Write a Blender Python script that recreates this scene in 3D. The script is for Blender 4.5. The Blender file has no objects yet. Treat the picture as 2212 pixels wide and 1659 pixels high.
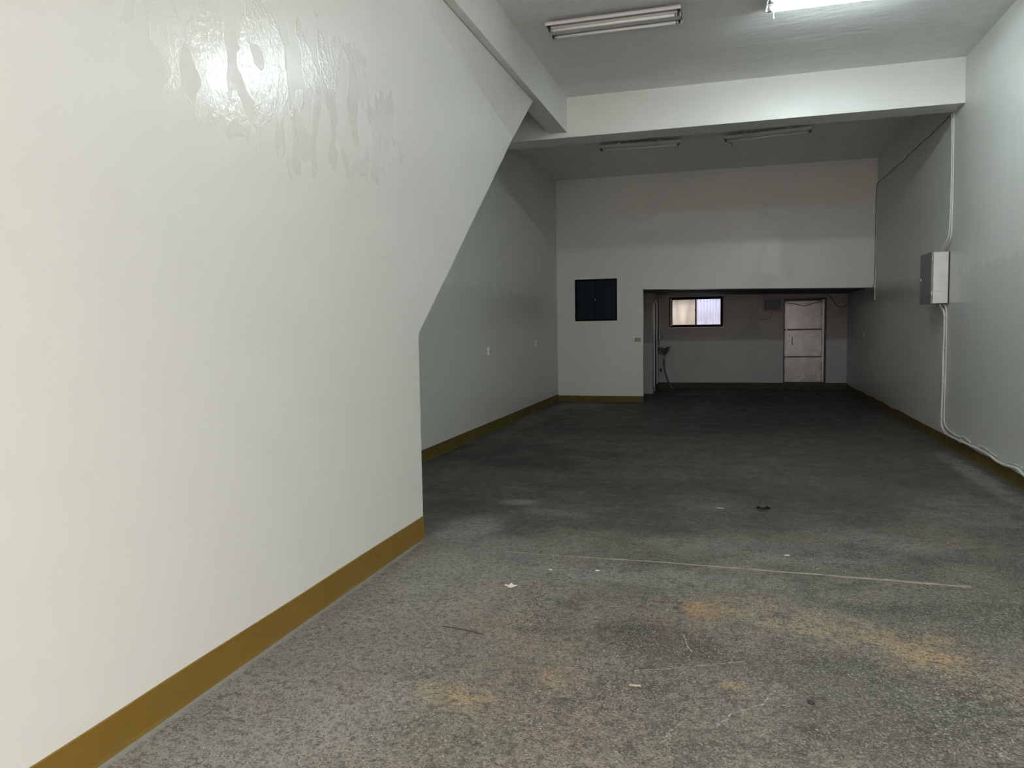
import bpy, bmesh, math, random
from mathutils import Vector, Matrix, noise
random.seed(7)
SC = bpy.context.scene
COL = SC.collection

# ------------------------------------------------------------------ camera
F_PX = 1627.35
cam_data = bpy.data.cameras.new('camera')
cam_data.sensor_fit = 'HORIZONTAL'
cam_data.sensor_width = 36.0
cam_data.lens = F_PX / 2212.0 * 36.0
cam_data.clip_start = 0.05
cam_data.clip_end = 200
cam = bpy.data.objects.new('camera', cam_data)
COL.objects.link(cam)
fw = Vector((-0.27727858, 0.95786073, -0.07496269))
rt = Vector((0.96077789, 0.27681459, -0.01671898))
up = Vector((-0.00473631, 0.07665831, 0.99704617))
m = Matrix((rt, up, -fw)).transposed().to_4x4()
m.translation = Vector((0, 0, 1.6))
cam.matrix_world = m
SC.camera = cam

# ------------------------------------------------------------------ world, daylight, exposure
WORLD_STRENGTH = 2.9
world = bpy.data.worlds.new('world')
SC.world = world
world.use_nodes = True
wb = world.node_tree.nodes['Background']
wb.inputs[0].default_value = (1.0, 0.95, 0.915, 1)
wb.inputs[1].default_value = WORLD_STRENGTH
LAMP_EMISSION = 31.0
SC.view_settings.view_transform = 'Standard'
SC.view_settings.look = 'None'
SC.view_settings.gamma = 1.0
SC.view_settings.use_curve_mapping = False
SC.view_settings.exposure = 2.23
SC.cycles.use_adaptive_sampling = True
SC.cycles.adaptive_threshold = 0.04
SC.cycles.max_bounces = 8
SC.cycles.glossy_bounces = 3
SC.cycles.caustics_reflective = False

def portal(name, loc, rot, sx, sy):
    l = bpy.data.lights.new(name, 'AREA')
    l.shape = 'RECTANGLE'
    l.size, l.size_y = sx, sy
    l.cycles.is_portal = True
    o = bpy.data.objects.new(name, l)
    o.location = loc
    o.rotation_euler = rot
    COL.objects.link(o)

# ------------------------------------------------------------------ room dimensions (metres)
XL, XR = -3.535, 2.659           # side walls
XN = -2.249                      # face of the stair wall
YN, ZN = 5.26, 1.56              # its free end, and where the slant starts
YS = 8.73                        # where the slant meets the beam
YB, BT, ZB = 10.251, 0.41, 4.154 # cross beam
ZC, ZC2 = 4.684, 4.660           # ceilings
BX0, BX1, ZLB = -2.375, -2.132, 4.220  # long beam
YP, YPT = 15.767, 0.13           # partition with the hatch
XO = -1.722                      # left jamb of the wide opening
YE = 19.28                       # back wall
LANE_H = 5.9                     # height of the houses along the rear lane
YF = -2.3                        # street front
ZF = 3.7                         # head of the street opening

# ------------------------------------------------------------------ node helper
class N:
    def __init__(s, name):
        s.m = bpy.data.materials.new(name)
        s.m.use_nodes = True
        s.t = s.m.node_tree
        s.b = s.t.nodes['Principled BSDF']
        s.out = s.t.nodes['Material Output']
    def n(s, typ, **kw):
        nd = s.t.nodes.new(typ)
        for k, v in kw.items():
            setattr(nd, k, v)
        return nd
    def link(s, a, b):
        s.t.links.new(a, b)
    def put(s, sock, v):
        if isinstance(v, bpy.types.NodeSocket):
            s.link(v, sock)
        elif isinstance(v, (tuple, list)) and sock.type == 'RGBA' and len(v) == 3:
            sock.default_value = (*v, 1)
        else:
            sock.default_value = v
    def math(s, op, a, b=0.0, c=None, clamp=False):
        nd = s.n('ShaderNodeMath', operation=op, use_clamp=clamp)
        s.put(nd.inputs[0], a)
        s.put(nd.inputs[1], b)
        if c is not None:
            s.put(nd.inputs[2], c)
        return nd.outputs[0]
    def mix(s, f, a, b, blend='MIX'):
        nd = s.n('ShaderNodeMix', data_type='RGBA', blend_type=blend)
        s.put(nd.inputs[0], f)
        s.put(nd.inputs[6], a)
        s.put(nd.inputs[7], b)
        return nd.outputs[2]
    def ramp(s, v, lo, hi, a=0.0, b=1.0):
        nd = s.n('ShaderNodeMapRange', interpolation_type='SMOOTHSTEP')
        s.put(nd.inputs[0], v)
        for i, q in enumerate((lo, hi, a, b)):
            nd.inputs[i + 1].default_value = q
        return nd.outputs[0]
    def coords(s, scale=(1, 1, 1), loc=(0, 0, 0), src=None):
        if src is None:
            src = s.n('ShaderNodeTexCoord').outputs['Object']
        mp = s.n('ShaderNodeMapping')
        mp.inputs['Scale'].default_value = scale
        mp.inputs['Location'].default_value = loc
        s.link(src, mp.inputs[0])
        return mp.outputs[0]
    def noise(s, vec, scale, detail=4, rough=0.55, dist=0.0):
        nd = s.n('ShaderNodeTexNoise')
        s.link(vec, nd.inputs['Vector'])
        nd.inputs['Scale'].default_value = scale
        nd.inputs['Detail'].default_value = detail
        nd.inputs['Roughness'].default_value = rough
        nd.inputs['Distortion'].default_value = dist
        return nd.outputs[0]
    def voro(s, vec, scale, feature='F1', out='Distance', rnd=1.0):
        nd = s.n('ShaderNodeTexVoronoi', feature=feature)
        s.link(vec, nd.inputs['Vector'])
        nd.inputs['Scale'].default_value = scale
        nd.inputs['Randomness'].default_value = rnd
        return nd.outputs[out]
    def bump(s, h, strength, dist, prev=None):
        nd = s.n('ShaderNodeBump')
        nd.inputs['Strength'].default_value = strength
        nd.inputs['Distance'].default_value = dist
        s.link(h, nd.inputs['Height'])
        if prev is not None:
            s.link(prev, nd.inputs['Normal'])
        return nd.outputs[0]
    def set(s, **kw):
        for k, v in kw.items():
            s.put(s.b.inputs[{'color': 'Base Color', 'rough': 'Roughness', 'metal': 'Metallic', 'normal': 'Normal',
                              'spec': 'Specular IOR Level', 'emit': 'Emission Color', 'estr': 'Emission Strength',
                              'trans': 'Transmission Weight', 'coat': 'Coat Weight', 'coatr': 'Coat Roughness'}[k]], v)
        return s.m

def simple(name, color, rough=0.5, metal=0.0, var=0.12, scale=12.0, bump=0.0):
    k = N(name)
    v = k.coords()
    n = k.noise(v, scale, 4)
    dark = tuple(c * (1 - var) for c in color)
    lite = tuple(min(1, c * (1 + var)) for c in color)
    kw = dict(color=k.mix(n, dark, lite), rough=rough, metal=metal)
    if bump:
        kw['normal'] = k.bump(n, 0.4, bump)
    return k.set(**kw)

# ------------------------------------------------------------------ materials
def paint(name, color, gloss=(0.31, 0.42), blotch=0.006, tint=None, fresh=None, dado=None):
    """brushed enamel on hand-trowelled plaster: pale, satin, with glossier and duller trowel marks"""
    k = N(name)
    v = k.coords()
    warp = k.noise(k.coords((1, 1, 0.45)), 1.6, 3, 0.5)
    vv = k.coords((1, 1.0, 0.42))
    big = k.noise(vv, 0.55, 3, 0.5)
    addv = k.n('ShaderNodeVectorMath', operation='ADD')
    wsc = k.n('ShaderNodeVectorMath', operation='SCALE')
    wn = k.n('ShaderNodeTexNoise')
    k.link(v, wn.inputs['Vector']); wn.inputs['Scale'].default_value = 3.0; wn.inputs['Detail'].default_value = 3
    k.link(wn.outputs['Color'], wsc.inputs[0]); wsc.inputs['Scale'].default_value = 0.35
    k.link(vv, addv.inputs[0]); k.link(wsc.outputs[0], addv.inputs[1])
    cell = k.n('ShaderNodeTexVoronoi', feature='F1')
    k.link(addv.outputs[0], cell.inputs['Vector']); cell.inputs['Scale'].default_value = 4.5
    sep = k.n('ShaderNodeSeparateColor'); k.link(cell.outputs['Color'], sep.inputs[0])
    patch = sep.outputs[0]
    streak = k.noise(k.coords((1, 1, 0.12)), 9.0, 4, 0.6)
    r = k.math('ADD', k.math('MULTIPLY', patch, 0.62), k.math('MULTIPLY', streak, 0.55))
    rough = k.ramp(r, 0.2, 0.9, gloss[0], gloss[1])
    if fresh:
        # area skimmed by hand: warped trowel strokes, some of them glassy, with raised edges
        cy, cz, ry, rz = fresh
        sp = k.n('ShaderNodeSeparateXYZ'); k.link(v, sp.inputs[0])
        dy = k.math('MULTIPLY', k.math('SUBTRACT', sp.outputs[1], cy), 1 / ry)
        dz = k.math('MULTIPLY', k.math('SUBTRACT', sp.outputs[2], cz), 1 / rz)
        dd = k.math('SQRT', k.math('ADD', k.math('MULTIPLY', dy, dy), k.math('MULTIPLY', dz, dz)))
        dd = k.math('ADD', dd, k.math('MULTIPLY', k.math('SUBTRACT', k.noise(v, 2.0, 3), 0.5), 1.2))
        zone = k.ramp(dd, 0.7, 1.25, 1, 0)
        st = k.n('ShaderNodeTexVoronoi', feature='SMOOTH_F1')
        av = k.n('ShaderNodeVectorMath', operation='ADD'); sv = k.n('ShaderNodeVectorMath', operation='SCALE')
        k.link(wn.outputs['Color'], sv.inputs[0]); sv.inputs['Scale'].default_value = 0.22
        k.link(k.coords((1, 1, 0.36)), av.inputs[0]); k.link(sv.outputs[0], av.inputs[1])
        k.link(av.outputs[0], st.inputs['Vector']); st.inputs['Scale'].default_value = 8.5; st.inputs['Smoothness'].default_value = 0.06
        ss = k.n('ShaderNodeSeparateColor'); k.link(st.outputs['Color'], ss.inputs[0])
        glassy = k.math('MULTIPLY', k.ramp(ss.outputs[1], 0.40, 0.50), zone)
        rough = k.math('SUBTRACT', rough, k.math('MULTIPLY', glassy, 0.18))
    if dado:
        # glossier enamel rolled over the lower wall, with a ragged top edge
        sd = k.n('ShaderNodeSeparateXYZ'); k.link(v, sd.inputs[0])
        rag = k.noise(k.coords((1, 2.2, 0.25)), 3.5, 4, 0.6)
        low = k.ramp(k.math('ADD', sd.outputs[2], k.math('MULTIPLY', rag, -0.55)), dado - 0.30, dado - 0.26, 1, 0)
        rough = k.math('ADD', k.math('MULTIPLY', rough, k.math('SUBTRACT', 1.0, low)), k.math('MULTIPLY', low, k.ramp(rag, 0.3, 0.7, 0.31, 0.35)))
    c2 = tint or tuple(c * 0.94 for c in color)
    col = k.mix(k.ramp(big, 0.35, 0.65), color, c2)
    col = k.mix(k.ramp(streak, 0.35, 0.75, 0, 0.04), col, tuple(c * 0.86 for c in color))
    if dado:
        col = k.mix(k.math('MULTIPLY', low, 0.13), col, (0.10, 0.12, 0.115))
    # relief: trowel facets, drips and orange peel
    n2 = k.bump(k.noise(v, 2.0, 2, 0.5), 0.2, 0.012)
    n2b = k.bump(k.noise(v, 14.0, 4, 0.6, 0.6), 0.15, 0.003, n2)
    if fresh:
        n2b = k.bump(k.math('MULTIPLY', ss.outputs[1], zone), 0.12, 0.004, n2b)
        n2b = k.bump(k.math('MULTIPLY', k.noise(v, 34.0, 3, 0.55, 0.8), glassy), 0.45, 0.004, n2b)
    n3 = k.bump(k.noise(v, 230.0, 2, 0.5), 0.16, 0.0012, n2b)
    return k.set(color=col, rough=rough, normal=n3, spec=0.5)

WALL = (0.70, 0.715, 0.68)
M_wall = paint('wall_paint', WALL, tint=(0.685, 0.70, 0.675))
M_sidewall = paint('side_wall_paint', WALL, gloss=(0.33, 0.46), tint=(0.685, 0.70, 0.675), dado=2.20)
M_stairwall = paint('stair_wall_paint', WALL, tint=(0.685, 0.70, 0.675), fresh=(3.55, 2.98, 1.45, 0.50))
M_shade_band = paint('shade_band_paint', (0.635, 0.625, 0.60), tint=(0.62, 0.61, 0.59))  # darker, warmer wall tint that paints in the shaded band
M_ceil = N('ceiling_paint')
def _ceil(k):
    v = k.coords((0.35, 1.0, 1.0))
    n = k.noise(v, 3.2, 4, 0.6, 0.4)
    fine = k.noise(k.coords(), 60, 3)
    col = k.mix(k.ramp(n, 0.35, 0.7), (0.74, 0.76, 0.75), (0.78, 0.795, 0.78))
    return k.set(color=col, rough=0.42, normal=k.bump(fine, 0.12, 0.002, k.bump(n, 0.5, 0.03)))
M_ceil = _ceil(M_ceil)
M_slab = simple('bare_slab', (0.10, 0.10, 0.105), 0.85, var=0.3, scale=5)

def _base(name='skirting_paint', c1=(0.185, 0.112, 0.018), c2=(0.215, 0.134, 0.024)):
    k = N(name)
    v = k.coords()
    n = k.noise(v, 5, 4)
    edge = k.noise(k.coords((1, 1, 4)), 30, 4, 0.6)
    sep = k.n('ShaderNodeSeparateXYZ'); k.link(v, sep.inputs[0])
    low = k.ramp(k.math('ADD', sep.outputs[2], k.math('MULTIPLY', edge, 0.05)), 0.03, 0.05, 1, 0)
    col = k.mix(n, c1, c2)
    col = k.mix(k.math('MULTIPLY', low, 0.5), col, (0.21, 0.15, 0.05))
    return k.set(color=col, spec=0.3, rough=k.ramp(n, 0.3, 0.7, 0.38, 0.55),
                 normal=k.bump(k.noise(k.coords((1, 1, 5)), 16, 4, 0.6), 0.3, 0.006))
M_base = _base()
M_base_old_dim = _base('older_dimmed_skirting_paint', (0.095, 0.070, 0.013), (0.125, 0.092, 0.018))  # older, dirtier skirting, colour also darkened for the lower light at the back
M_base_dark = simple('dark_curb_paint', (0.040, 0.033, 0.013), 0.7, var=0.4, scale=14, bump=0.01)  # mottled brown, darker than the other skirtings

def _floor():
    k = N('worn_concrete')
    v = k.coords()
    sep = k.n('ShaderNodeSeparateXYZ'); k.link(v, sep.inputs[0])
    X, Y = sep.outputs[0], sep.outputs[1]
    wob = k.math('SUBTRACT', k.noise(v, 2.3, 5, 0.6), 0.5)
    wob2 = k.math('SUBTRACT', k.noise(k.coords(loc=(7, 3, 0)), 9.0, 4, 0.65), 0.5)
    def blob(cx, cy, rx, ry, ang=0.0, hard=0.45, w=1.1, w2=0.5):
        ca, sa = math.cos(ang), math.sin(ang)
        dx = k.math('SUBTRACT', X, cx); dy = k.math('SUBTRACT', Y, cy)
        u = k.math('ADD', k.math('MULTIPLY', dx, ca / rx), k.math('MULTIPLY', dy, sa / rx))
        t = k.math('ADD', k.math('MULTIPLY', dx, -sa / ry), k.math('MULTIPLY', dy, ca / ry))
        d = k.math('SQRT', k.math('ADD', k.math('MULTIPLY', u, u), k.math('MULTIPLY', t, t)))
        d = k.math('ADD', d, k.math('ADD', k.math('MULTIPLY', wob, w), k.math('MULTIPLY', wob2, w2)))
        return k.ramp(d, hard, 1.15, 1, 0)
    def seg(ax, ay, bx, by, wd, wobble=0.03):
        L = math.hypot(bx - ax, by - ay); ux, uy = (bx - ax) / L, (by - ay) / L
        dx = k.math('SUBTRACT', X, ax); dy = k.math('SUBTRACT', Y, ay)
        a = k.math('ADD', k.math('MULTIPLY', dx, ux), k.math('MULTIPLY', dy, uy))
        p = k.math('ADD', k.math('MULTIPLY', dx, -uy), k.math('MULTIPLY', dy, ux))
        p = k.math('ABSOLUTE', k.math('ADD', p, k.math('MULTIPLY', wob2, wobble)))
        e = k.math('MAXIMUM', k.math('MULTIPLY', a, -1), k.math('SUBTRACT', a, L))
        return k.ramp(k.math('MAXIMUM', p, k.math('MULTIPLY', e, 0.5)), wd * 0.5, wd, 1, 0)
    big = k.noise(v, 0.75, 5, 0.6, 0.3)
    mid = k.noise(k.coords(loc=(2, 9, 0)), 3.0, 6, 0.65, 0.4)
    fine = k.noise(v, 26, 5, 0.7)
    grit = k.noise(v, 80, 4, 0.75)
    col = k.mix(k.ramp(big, 0.35, 0.65), (0.106, 0.103, 0.082), (0.175, 0.168, 0.138))
    col = k.mix(k.ramp(mid, 0.36, 0.68, 0, 0.6), col, (0.205, 0.185, 0.152))
    col = k.mix(k.ramp(k.noise(k.coords(loc=(5, 1, 0)), 1.6, 5, 0.6), 0.47, 0.62, 0, 0.75), col, (0.060, 0.062, 0.056))
    # back half is greyer and darker
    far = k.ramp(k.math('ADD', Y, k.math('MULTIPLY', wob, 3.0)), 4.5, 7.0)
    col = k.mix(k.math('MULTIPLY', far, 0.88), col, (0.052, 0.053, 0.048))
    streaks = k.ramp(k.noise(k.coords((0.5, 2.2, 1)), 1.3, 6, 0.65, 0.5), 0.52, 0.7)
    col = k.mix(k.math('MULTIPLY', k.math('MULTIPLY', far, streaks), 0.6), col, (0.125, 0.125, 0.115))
    # smoother, paler screed beside the stair wall
    pale = [(-1.85, 3.2, 0.70, 2.2, 0, .80), (-1.5, 4.7, 0.9, 0.9, 0, .55), (-0.6, 4.75, 1.1, 0.22, 0, .5), (-1.85, 6.55, 0.22, 0.13, 0.2, .8),
            (-1.98, 5.55, 0.28, 0.5, 0.1, .85), (-1.45, 6.25, 0.35, 0.12, -0.3, .45), (0.95, 6.0, 0.7, 0.3, -0.5, .4), (0.3, 5.5, 1.1, 0.3, 0, .45),
            (2.45, 8.6, 0.14, 2.2, 0, .7), (-3.3, 13.2, 0.3, 2.4, 0, .5), (-0.2, 6.9, 0.4, 0.5, 0, .35), (-2.9, 14.9, 0.6, 0.9, 0, .5),
            (1.9, 7.0, 0.5, 0.8, 0, .3), (-0.6, 17.7, 0.9, 0.45, 0, .6)]
    for cx, cy, rx, ry, an, f in pale:
        col = k.mix(k.math('MULTIPLY', blob(cx, cy, rx, ry, an), f), col, (0.245, 0.245, 0.232))
    mott = k.ramp(k.noise(k.coords(loc=(4, 6, 0)), 7.5, 5, 0.72), 0.36, 0.60, 0.25, 1.0)
    mott2 = k.ramp(k.noise(k.coords(loc=(8, 2, 0)), 3.2, 5, 0.7, 0.5), 0.40, 0.58, 0.15, 1.0)
    brown = k.ramp(k.noise(k.coords(loc=(11, 5, 0)), 1.25, 4, 0.6, 0.4), 0.42, 0.62)
    near = k.ramp(Y, 3.4, 4.6, 1, 0)
    col = k.mix(k.math('MULTIPLY', k.math('MULTIPLY', near, brown), 0.55), col, (0.175, 0.138, 0.118))
    speck = k.ramp(k.noise(k.coords(loc=(6, 8, 0)), 12, 5, 0.7), 0.44, 0.60)
    col = k.mix(k.math('MULTIPLY', speck, 0.28), col, (0.235, 0.22, 0.185))
    blot = k.math('MULTIPLY', k.ramp(k.noise(k.coords(loc=(16, 8, 0)), 5.0, 5, 0.7), 0.50, 0.62), k.ramp(k.math('ADD', X, wob), -1.6, -0.6, 0.25, 1.0))
    col = k.mix(k.math('MULTIPLY', blot, 0.62), col, (0.052, 0.050, 0.042))
    tan = [(-1.32, 4.15, 0.24, 0.30, 0, .55, (0.30, 0.235, 0.165)), (-0.12, 4.22, 0.18, 0.22, 0, .95, (0.36, 0.205, 0.085)),
           (-0.25, 4.05, 0.22, 0.16, 0, .65, (0.21, 0.115, 0.065)),
           (0.28, 4.25, 0.45, 0.30, -0.2, .85, (0.32, 0.25, 0.155)), (0.88, 3.93, 0.32, 0.30, 0, .95, (0.37, 0.255, 0.13)),
           (0.55, 3.95, 0.3, 0.2, 0.5, .5, (0.30, 0.24, 0.16)), (1.1, 3.7, 0.3, 0.25, 0, .5, (0.31, 0.23, 0.14)),
           (-1.14, 2.98, 0.22, 0.14, 0, .85, (0.34, 0.25, 0.14)), (-0.75, 3.28, 0.16, 0.14, 0, .7, (0.33, 0.24, 0.14)),
           (-1.22, 3.85, 0.25, 0.2, 0, .45, (0.27, 0.20, 0.15)), (0.02, 3.36, 0.08, 0.06, 0, .9, (0.36, 0.25, 0.12)),
           (1.4, 6.1, 0.7, 0.35, -0.2, .5, (0.24, 0.20, 0.115)), (0.3, 5.9, 0.6, 0.3, 0, .35, (0.22, 0.18, 0.12)),
           (0.6, 7.6, 0.6, 0.5, 0, .35, (0.20, 0.16, 0.11)), (-1.0, 4.95, 0.25, 0.15, 0, .5, (0.27, 0.23, 0.15)),
           (-0.2, 5.4, 0.5, 0.2, 0, .4, (0.22, 0.19, 0.13)), (-0.9, 3.7, 0.3, 0.3, 0, .4, (0.28, 0.22, 0.16)),
           (0.6, 2.5, 0.6, 0.3, 0, .4, (0.20, 0.155, 0.14)), (1.3, 3.0, 0.4, 0.4, 0, .4, (0.19, 0.15, 0.13)),
           (-0.45, 2.85, 0.4, 0.3, 0, .4, (0.25, 0.20, 0.165)), (-1.5, 2.7, 0.4, 0.6, 0, .4, (0.25, 0.22, 0.19))]
    for cx, cy, rx, ry, an, f, cc in tan:
        col = k.mix(k.math('MULTIPLY', k.math('MULTIPLY', blob(cx, cy, rx, ry, an, w=1.8, w2=1.6), k.math('MULTIPLY', mott, mott2)), min(1.0, f * 1.15)), col, cc)
    dark = [(-0.35, 3.75, 0.38, 0.30, 0, .5), (0.35, 3.6, 0.5, 0.25, 0, .40), (0.55, 3.15, 0.45, 0.3, 0, .40), (-2.5, 8.6, 1.3, 0.55, -0.25, .85),
            (-2.0, 9.3, 1.4, 0.3, -0.1, .6), (-2.9, 9.6, 0.9, 0.4, 0.2, .7), (-1.2, 11.5, 2.2, 0.7, 0, .5), (0.5, 12.5, 1.6, 1.0, 0, .5),
            (0.0, 6.3, 1.3, 0.4, 0, .40), (0.3, 7.3, 1.6, 0.7, 0, .45), (1.6, 8.5, 0.7, 0.8, 0, .35), (-1.2, 7.4, 0.8, 0.4, 0, .35), (0.9, 5.55, 0.9, 0.2, 0, .4), (-2.3, 6.3, 0.5, 0.4, 0, .5), (0.5, 17.0, 2.0, 1.6, 0, .55),
            (1.9, 5.3, 0.3, 0.8, 0, .35), (1.3, 4.5, 0.5, 0.3, 0, .4), (0.9, 2.75, 0.3, 0.3, 0, .4), (-0.75, 5.9, 0.7, 0.18, 0, .4)]
    for cx, cy, rx, ry, an, f in dark:
        col = k.mix(k.math('MULTIPLY', blob(cx, cy, rx, ry, an), f), col, (0.022, 0.0225, 0.0215))
    # exposed aggregate
    expose = k.ramp(k.math('ADD', k.noise(k.coords(loc=(1, 4, 0)), 1.1, 4, 0.6), k.ramp(X, -1.6, 1.2, -0.17, 0.10)), 0.38, 0.62)
    vd = k.coords((1, 1, 0))
    cells = k.n('ShaderNodeTexVoronoi', feature='F1')
    k.link(vd, cells.inputs['Vector']); cells.inputs['Scale'].default_value = 68
    cs = k.n('ShaderNodeSeparateColor'); k.link(cells.outputs['Color'], cs.inputs[0])
    stone = k.math('MULTIPLY', k.ramp(cells.outputs['Distance'], 0.28, 0.46, 1, 0), expose)
    lightst = k.math('MULTIPLY', stone, k.ramp(cs.outputs[0], 0.70, 0.86))
    brightst = k.math('MULTIPLY', k.math('MULTIPLY', k.ramp(cells.outputs['Distance'], 0.2, 0.36, 1, 0), k.ramp(cs.outputs[1], 0.965, 0.99)), 0.75)
    darkst = k.math('MULTIPLY', stone, k.ramp(cs.outputs[2], 0.62, 0.8))
    col = k.mix(k.math('MULTIPLY', darkst, 0.85), col, (0.026, 0.026, 0.024))
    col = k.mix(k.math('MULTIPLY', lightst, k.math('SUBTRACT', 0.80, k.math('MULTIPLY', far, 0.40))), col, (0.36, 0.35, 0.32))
    col = k.mix(brightst, col, (0.52, 0.51, 0.47))
    c2 = k.n('ShaderNodeTexVoronoi', feature='F1')
    k.link(vd, c2.inputs['Vector']); c2.inputs['Scale'].default_value = 150
    c2s = k.n('ShaderNodeSeparateColor'); k.link(c2.outputs['Color'], c2s.inputs[0])
    col = k.mix(k.math('MULTIPLY', k.ramp(c2s.outputs[0], 0.6, 0.85), 0.65), col, (0.036, 0.034, 0.030))
    col = k.mix(k.math('MULTIPLY', k.ramp(c2s.outputs[1], 0.72, 0.92), k.math('SUBTRACT', 0.48, k.math('MULTIPLY', far, 0.30))), col, (0.35, 0.33, 0.285))
    pits = k.math('MULTIPLY', k.ramp(k.noise(k.coords((1, 1.6, 1), (3, 3, 0)), 21, 3, 0.7), 0.66, 0.72), 0.65)
    col = k.mix(pits, col, (0.035, 0.034, 0.032))
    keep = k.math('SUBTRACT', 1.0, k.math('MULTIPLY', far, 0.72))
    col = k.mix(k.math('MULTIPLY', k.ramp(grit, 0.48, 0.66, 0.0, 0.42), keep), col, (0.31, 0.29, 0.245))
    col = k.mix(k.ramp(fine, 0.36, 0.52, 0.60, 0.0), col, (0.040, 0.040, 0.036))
    # chalky scratches and cracks
    chalk = [(-0.226, 3.884, -0.204, 3.783), (-0.204, 3.783, -0.174, 3.684), (-0.41, 3.414, -0.275, 3.467), (-0.275, 3.467, 0.058, 3.62),
             (-0.039, 3.003, 0.005, 3.10), (0.005, 3.10, 0.136, 3.219), (0.136, 3.219, 0.199, 3.364), (-0.25, 2.83, -0.17, 3.02),
             (0.35, 3.05, 0.75, 3.35)]
    for i, q in enumerate(chalk):
        f = k.math('MULTIPLY', seg(*q, 0.0045, 0.05), 0.6 if i != 8 else 0.15)
        col = k.mix(k.math('MULTIPLY', f, k.ramp(k.noise(v, 55, 3, 0.6), 0.44, 0.56)), col, (0.50, 0.49, 0.46))
    # paint and plaster slopped along the foot of the walls
    foot = k.math('ADD', k.math('SUBTRACT', X, XN), k.math('MULTIPLY', wob2, 0.05))
    fm = k.math('MULTIPLY', k.ramp(foot, 0.02, 0.06, 1, 0), k.ramp(Y, 5.0, 5.3, 1, 0))
    col = k.mix(k.math('MULTIPLY', fm, 0.7), col, (0.27, 0.29, 0.27))
    rough = k.ramp(k.math('ADD', mid, k.math('MULTIPLY', fine, 0.3)), 0.35, 0.95, 0.45, 0.80)
    h = k.math('ADD', k.math('MULTIPLY', grit, 0.4), k.noise(v, 26, 3, 0.7))
    nn = k.bump(h, 0.35, 0.004, k.bump(big, 0.3, 0.02))
    return k.set(color=col, rough=rough, normal=nn, spec=0.22)
M_floor = _floor()

M_strip = simple('mortar_strip', (0.20, 0.19, 0.165), 0.75, var=0.55, scale=22, bump=0.01)
M_frame = simple('lamp_enamel', (0.66, 0.665, 0.66), 0.35, var=0.05)
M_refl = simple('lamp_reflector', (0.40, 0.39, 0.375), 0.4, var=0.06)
M_tube = simple('tube_glass', (0.82, 0.83, 0.82), 0.18, var=0.02)
M_black = simple('black_plastic', (0.015, 0.015, 0.017), 0.45, var=0.2)
M_cap = simple('tube_cap_metal', (0.45, 0.45, 0.44), 0.35, metal=0.7, var=0.1)
def _lit():
    k = N('lit_tube')
    return k.set(color=(0.9, 0.9, 0.9), emit=(0.85, 0.98, 1.0), estr=LAMP_EMISSION)
M_lit = _lit()
M_cable = simple('cable_white', (0.62, 0.63, 0.60), 0.45, var=0.08, scale=30)
M_cabdark = simple('cable_grey', (0.06, 0.065, 0.065), 0.5, var=0.2)
M_clip = simple('clip_white', (0.62, 0.63, 0.62), 0.5, var=0.05)
M_boxm = simple('galvanised_steel', (0.60, 0.62, 0.62), 0.38, metal=0.35, var=0.14, scale=9)
M_boxd = simple('steel_door', (0.24, 0.25, 0.24), 0.45, metal=0.4, var=0.12, scale=9)
def _tint(name, c, r):
    k = N(name); n = k.noise(k.coords(), 3, 3)
    return k.set(color=k.mix(n, c, tuple(q * 1.5 for q in c)), rough=r, spec=0.12)
M_alu = _tint('dark_aluminium', (0.004, 0.004, 0.005), 0.6)
M_trim = simple('hatch_trim', (0.74, 0.76, 0.73), 0.45, var=0.06)
M_tint = _tint('tinted_pane', (0.006, 0.012, 0.017), 0.32)
M_switch = simple('switch_plate', (0.34, 0.28, 0.15), 0.4, var=0.08)
M_rocker = simple('switch_rocker', (0.42, 0.36, 0.22), 0.35, var=0.05)
M_socket = simple('socket_plate', (0.80, 0.81, 0.78), 0.4, var=0.03)
M_chrome = simple('dull_chrome', (0.35, 0.35, 0.36), 0.25, metal=0.9, var=0.1)
M_sink = simple('steel_basin', (0.50, 0.50, 0.50), 0.22, metal=0.85, var=0.1)
M_hose = simple('drain_hose', (0.09, 0.10, 0.095), 0.5, var=0.15, scale=30)
M_darkmetal = simple('dark_metal', (0.02, 0.02, 0.022), 0.45, metal=0.4, var=0.3)
M_brown = simple('brown_timber', (0.05, 0.035, 0.025), 0.6, var=0.3, scale=7)
M_paper = simple('paper', (0.70, 0.68, 0.62), 0.8, var=0.08, scale=40)
M_leaf = simple('dead_leaf', (0.030, 0.022, 0.014), 0.8, var=0.5, scale=60)
M_wood = simple('wood_chip', (0.38, 0.33, 0.25), 0.75, var=0.25, scale=60)
M_pebble = simple('dark_pebble', (0.02, 0.02, 0.02), 0.6, var=0.3, scale=60)
M_twig = simple('twig', (0.05, 0.055, 0.04), 0.8, var=0.3, scale=60)

def _door():
    k = N('stained_door_paint')
    v = k.coords()
    n = k.noise(v, 4.0, 6, 0.6, 0.9)
    sep = k.n('ShaderNodeSeparateXYZ'); k.link(v, sep.inputs[0])
    col = k.mix(k.ramp(n, 0.3, 0.7), (0.42, 0.405, 0.42), (0.60, 0.56, 0.56))
    spots = k.math('MULTIPLY', k.ramp(k.noise(v, 13, 4, 0.7), 0.62, 0.72), k.ramp(sep.outputs[2], 0.3, 0.8, 0.9, 0.15))
    col = k.mix(spots, col, (0.10, 0.075, 0.06))
    return k.set(color=col, rough=k.ramp(n, 0.35, 0.65, 0.16, 0.3), spec=0.8)
M_door = _door()

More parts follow.
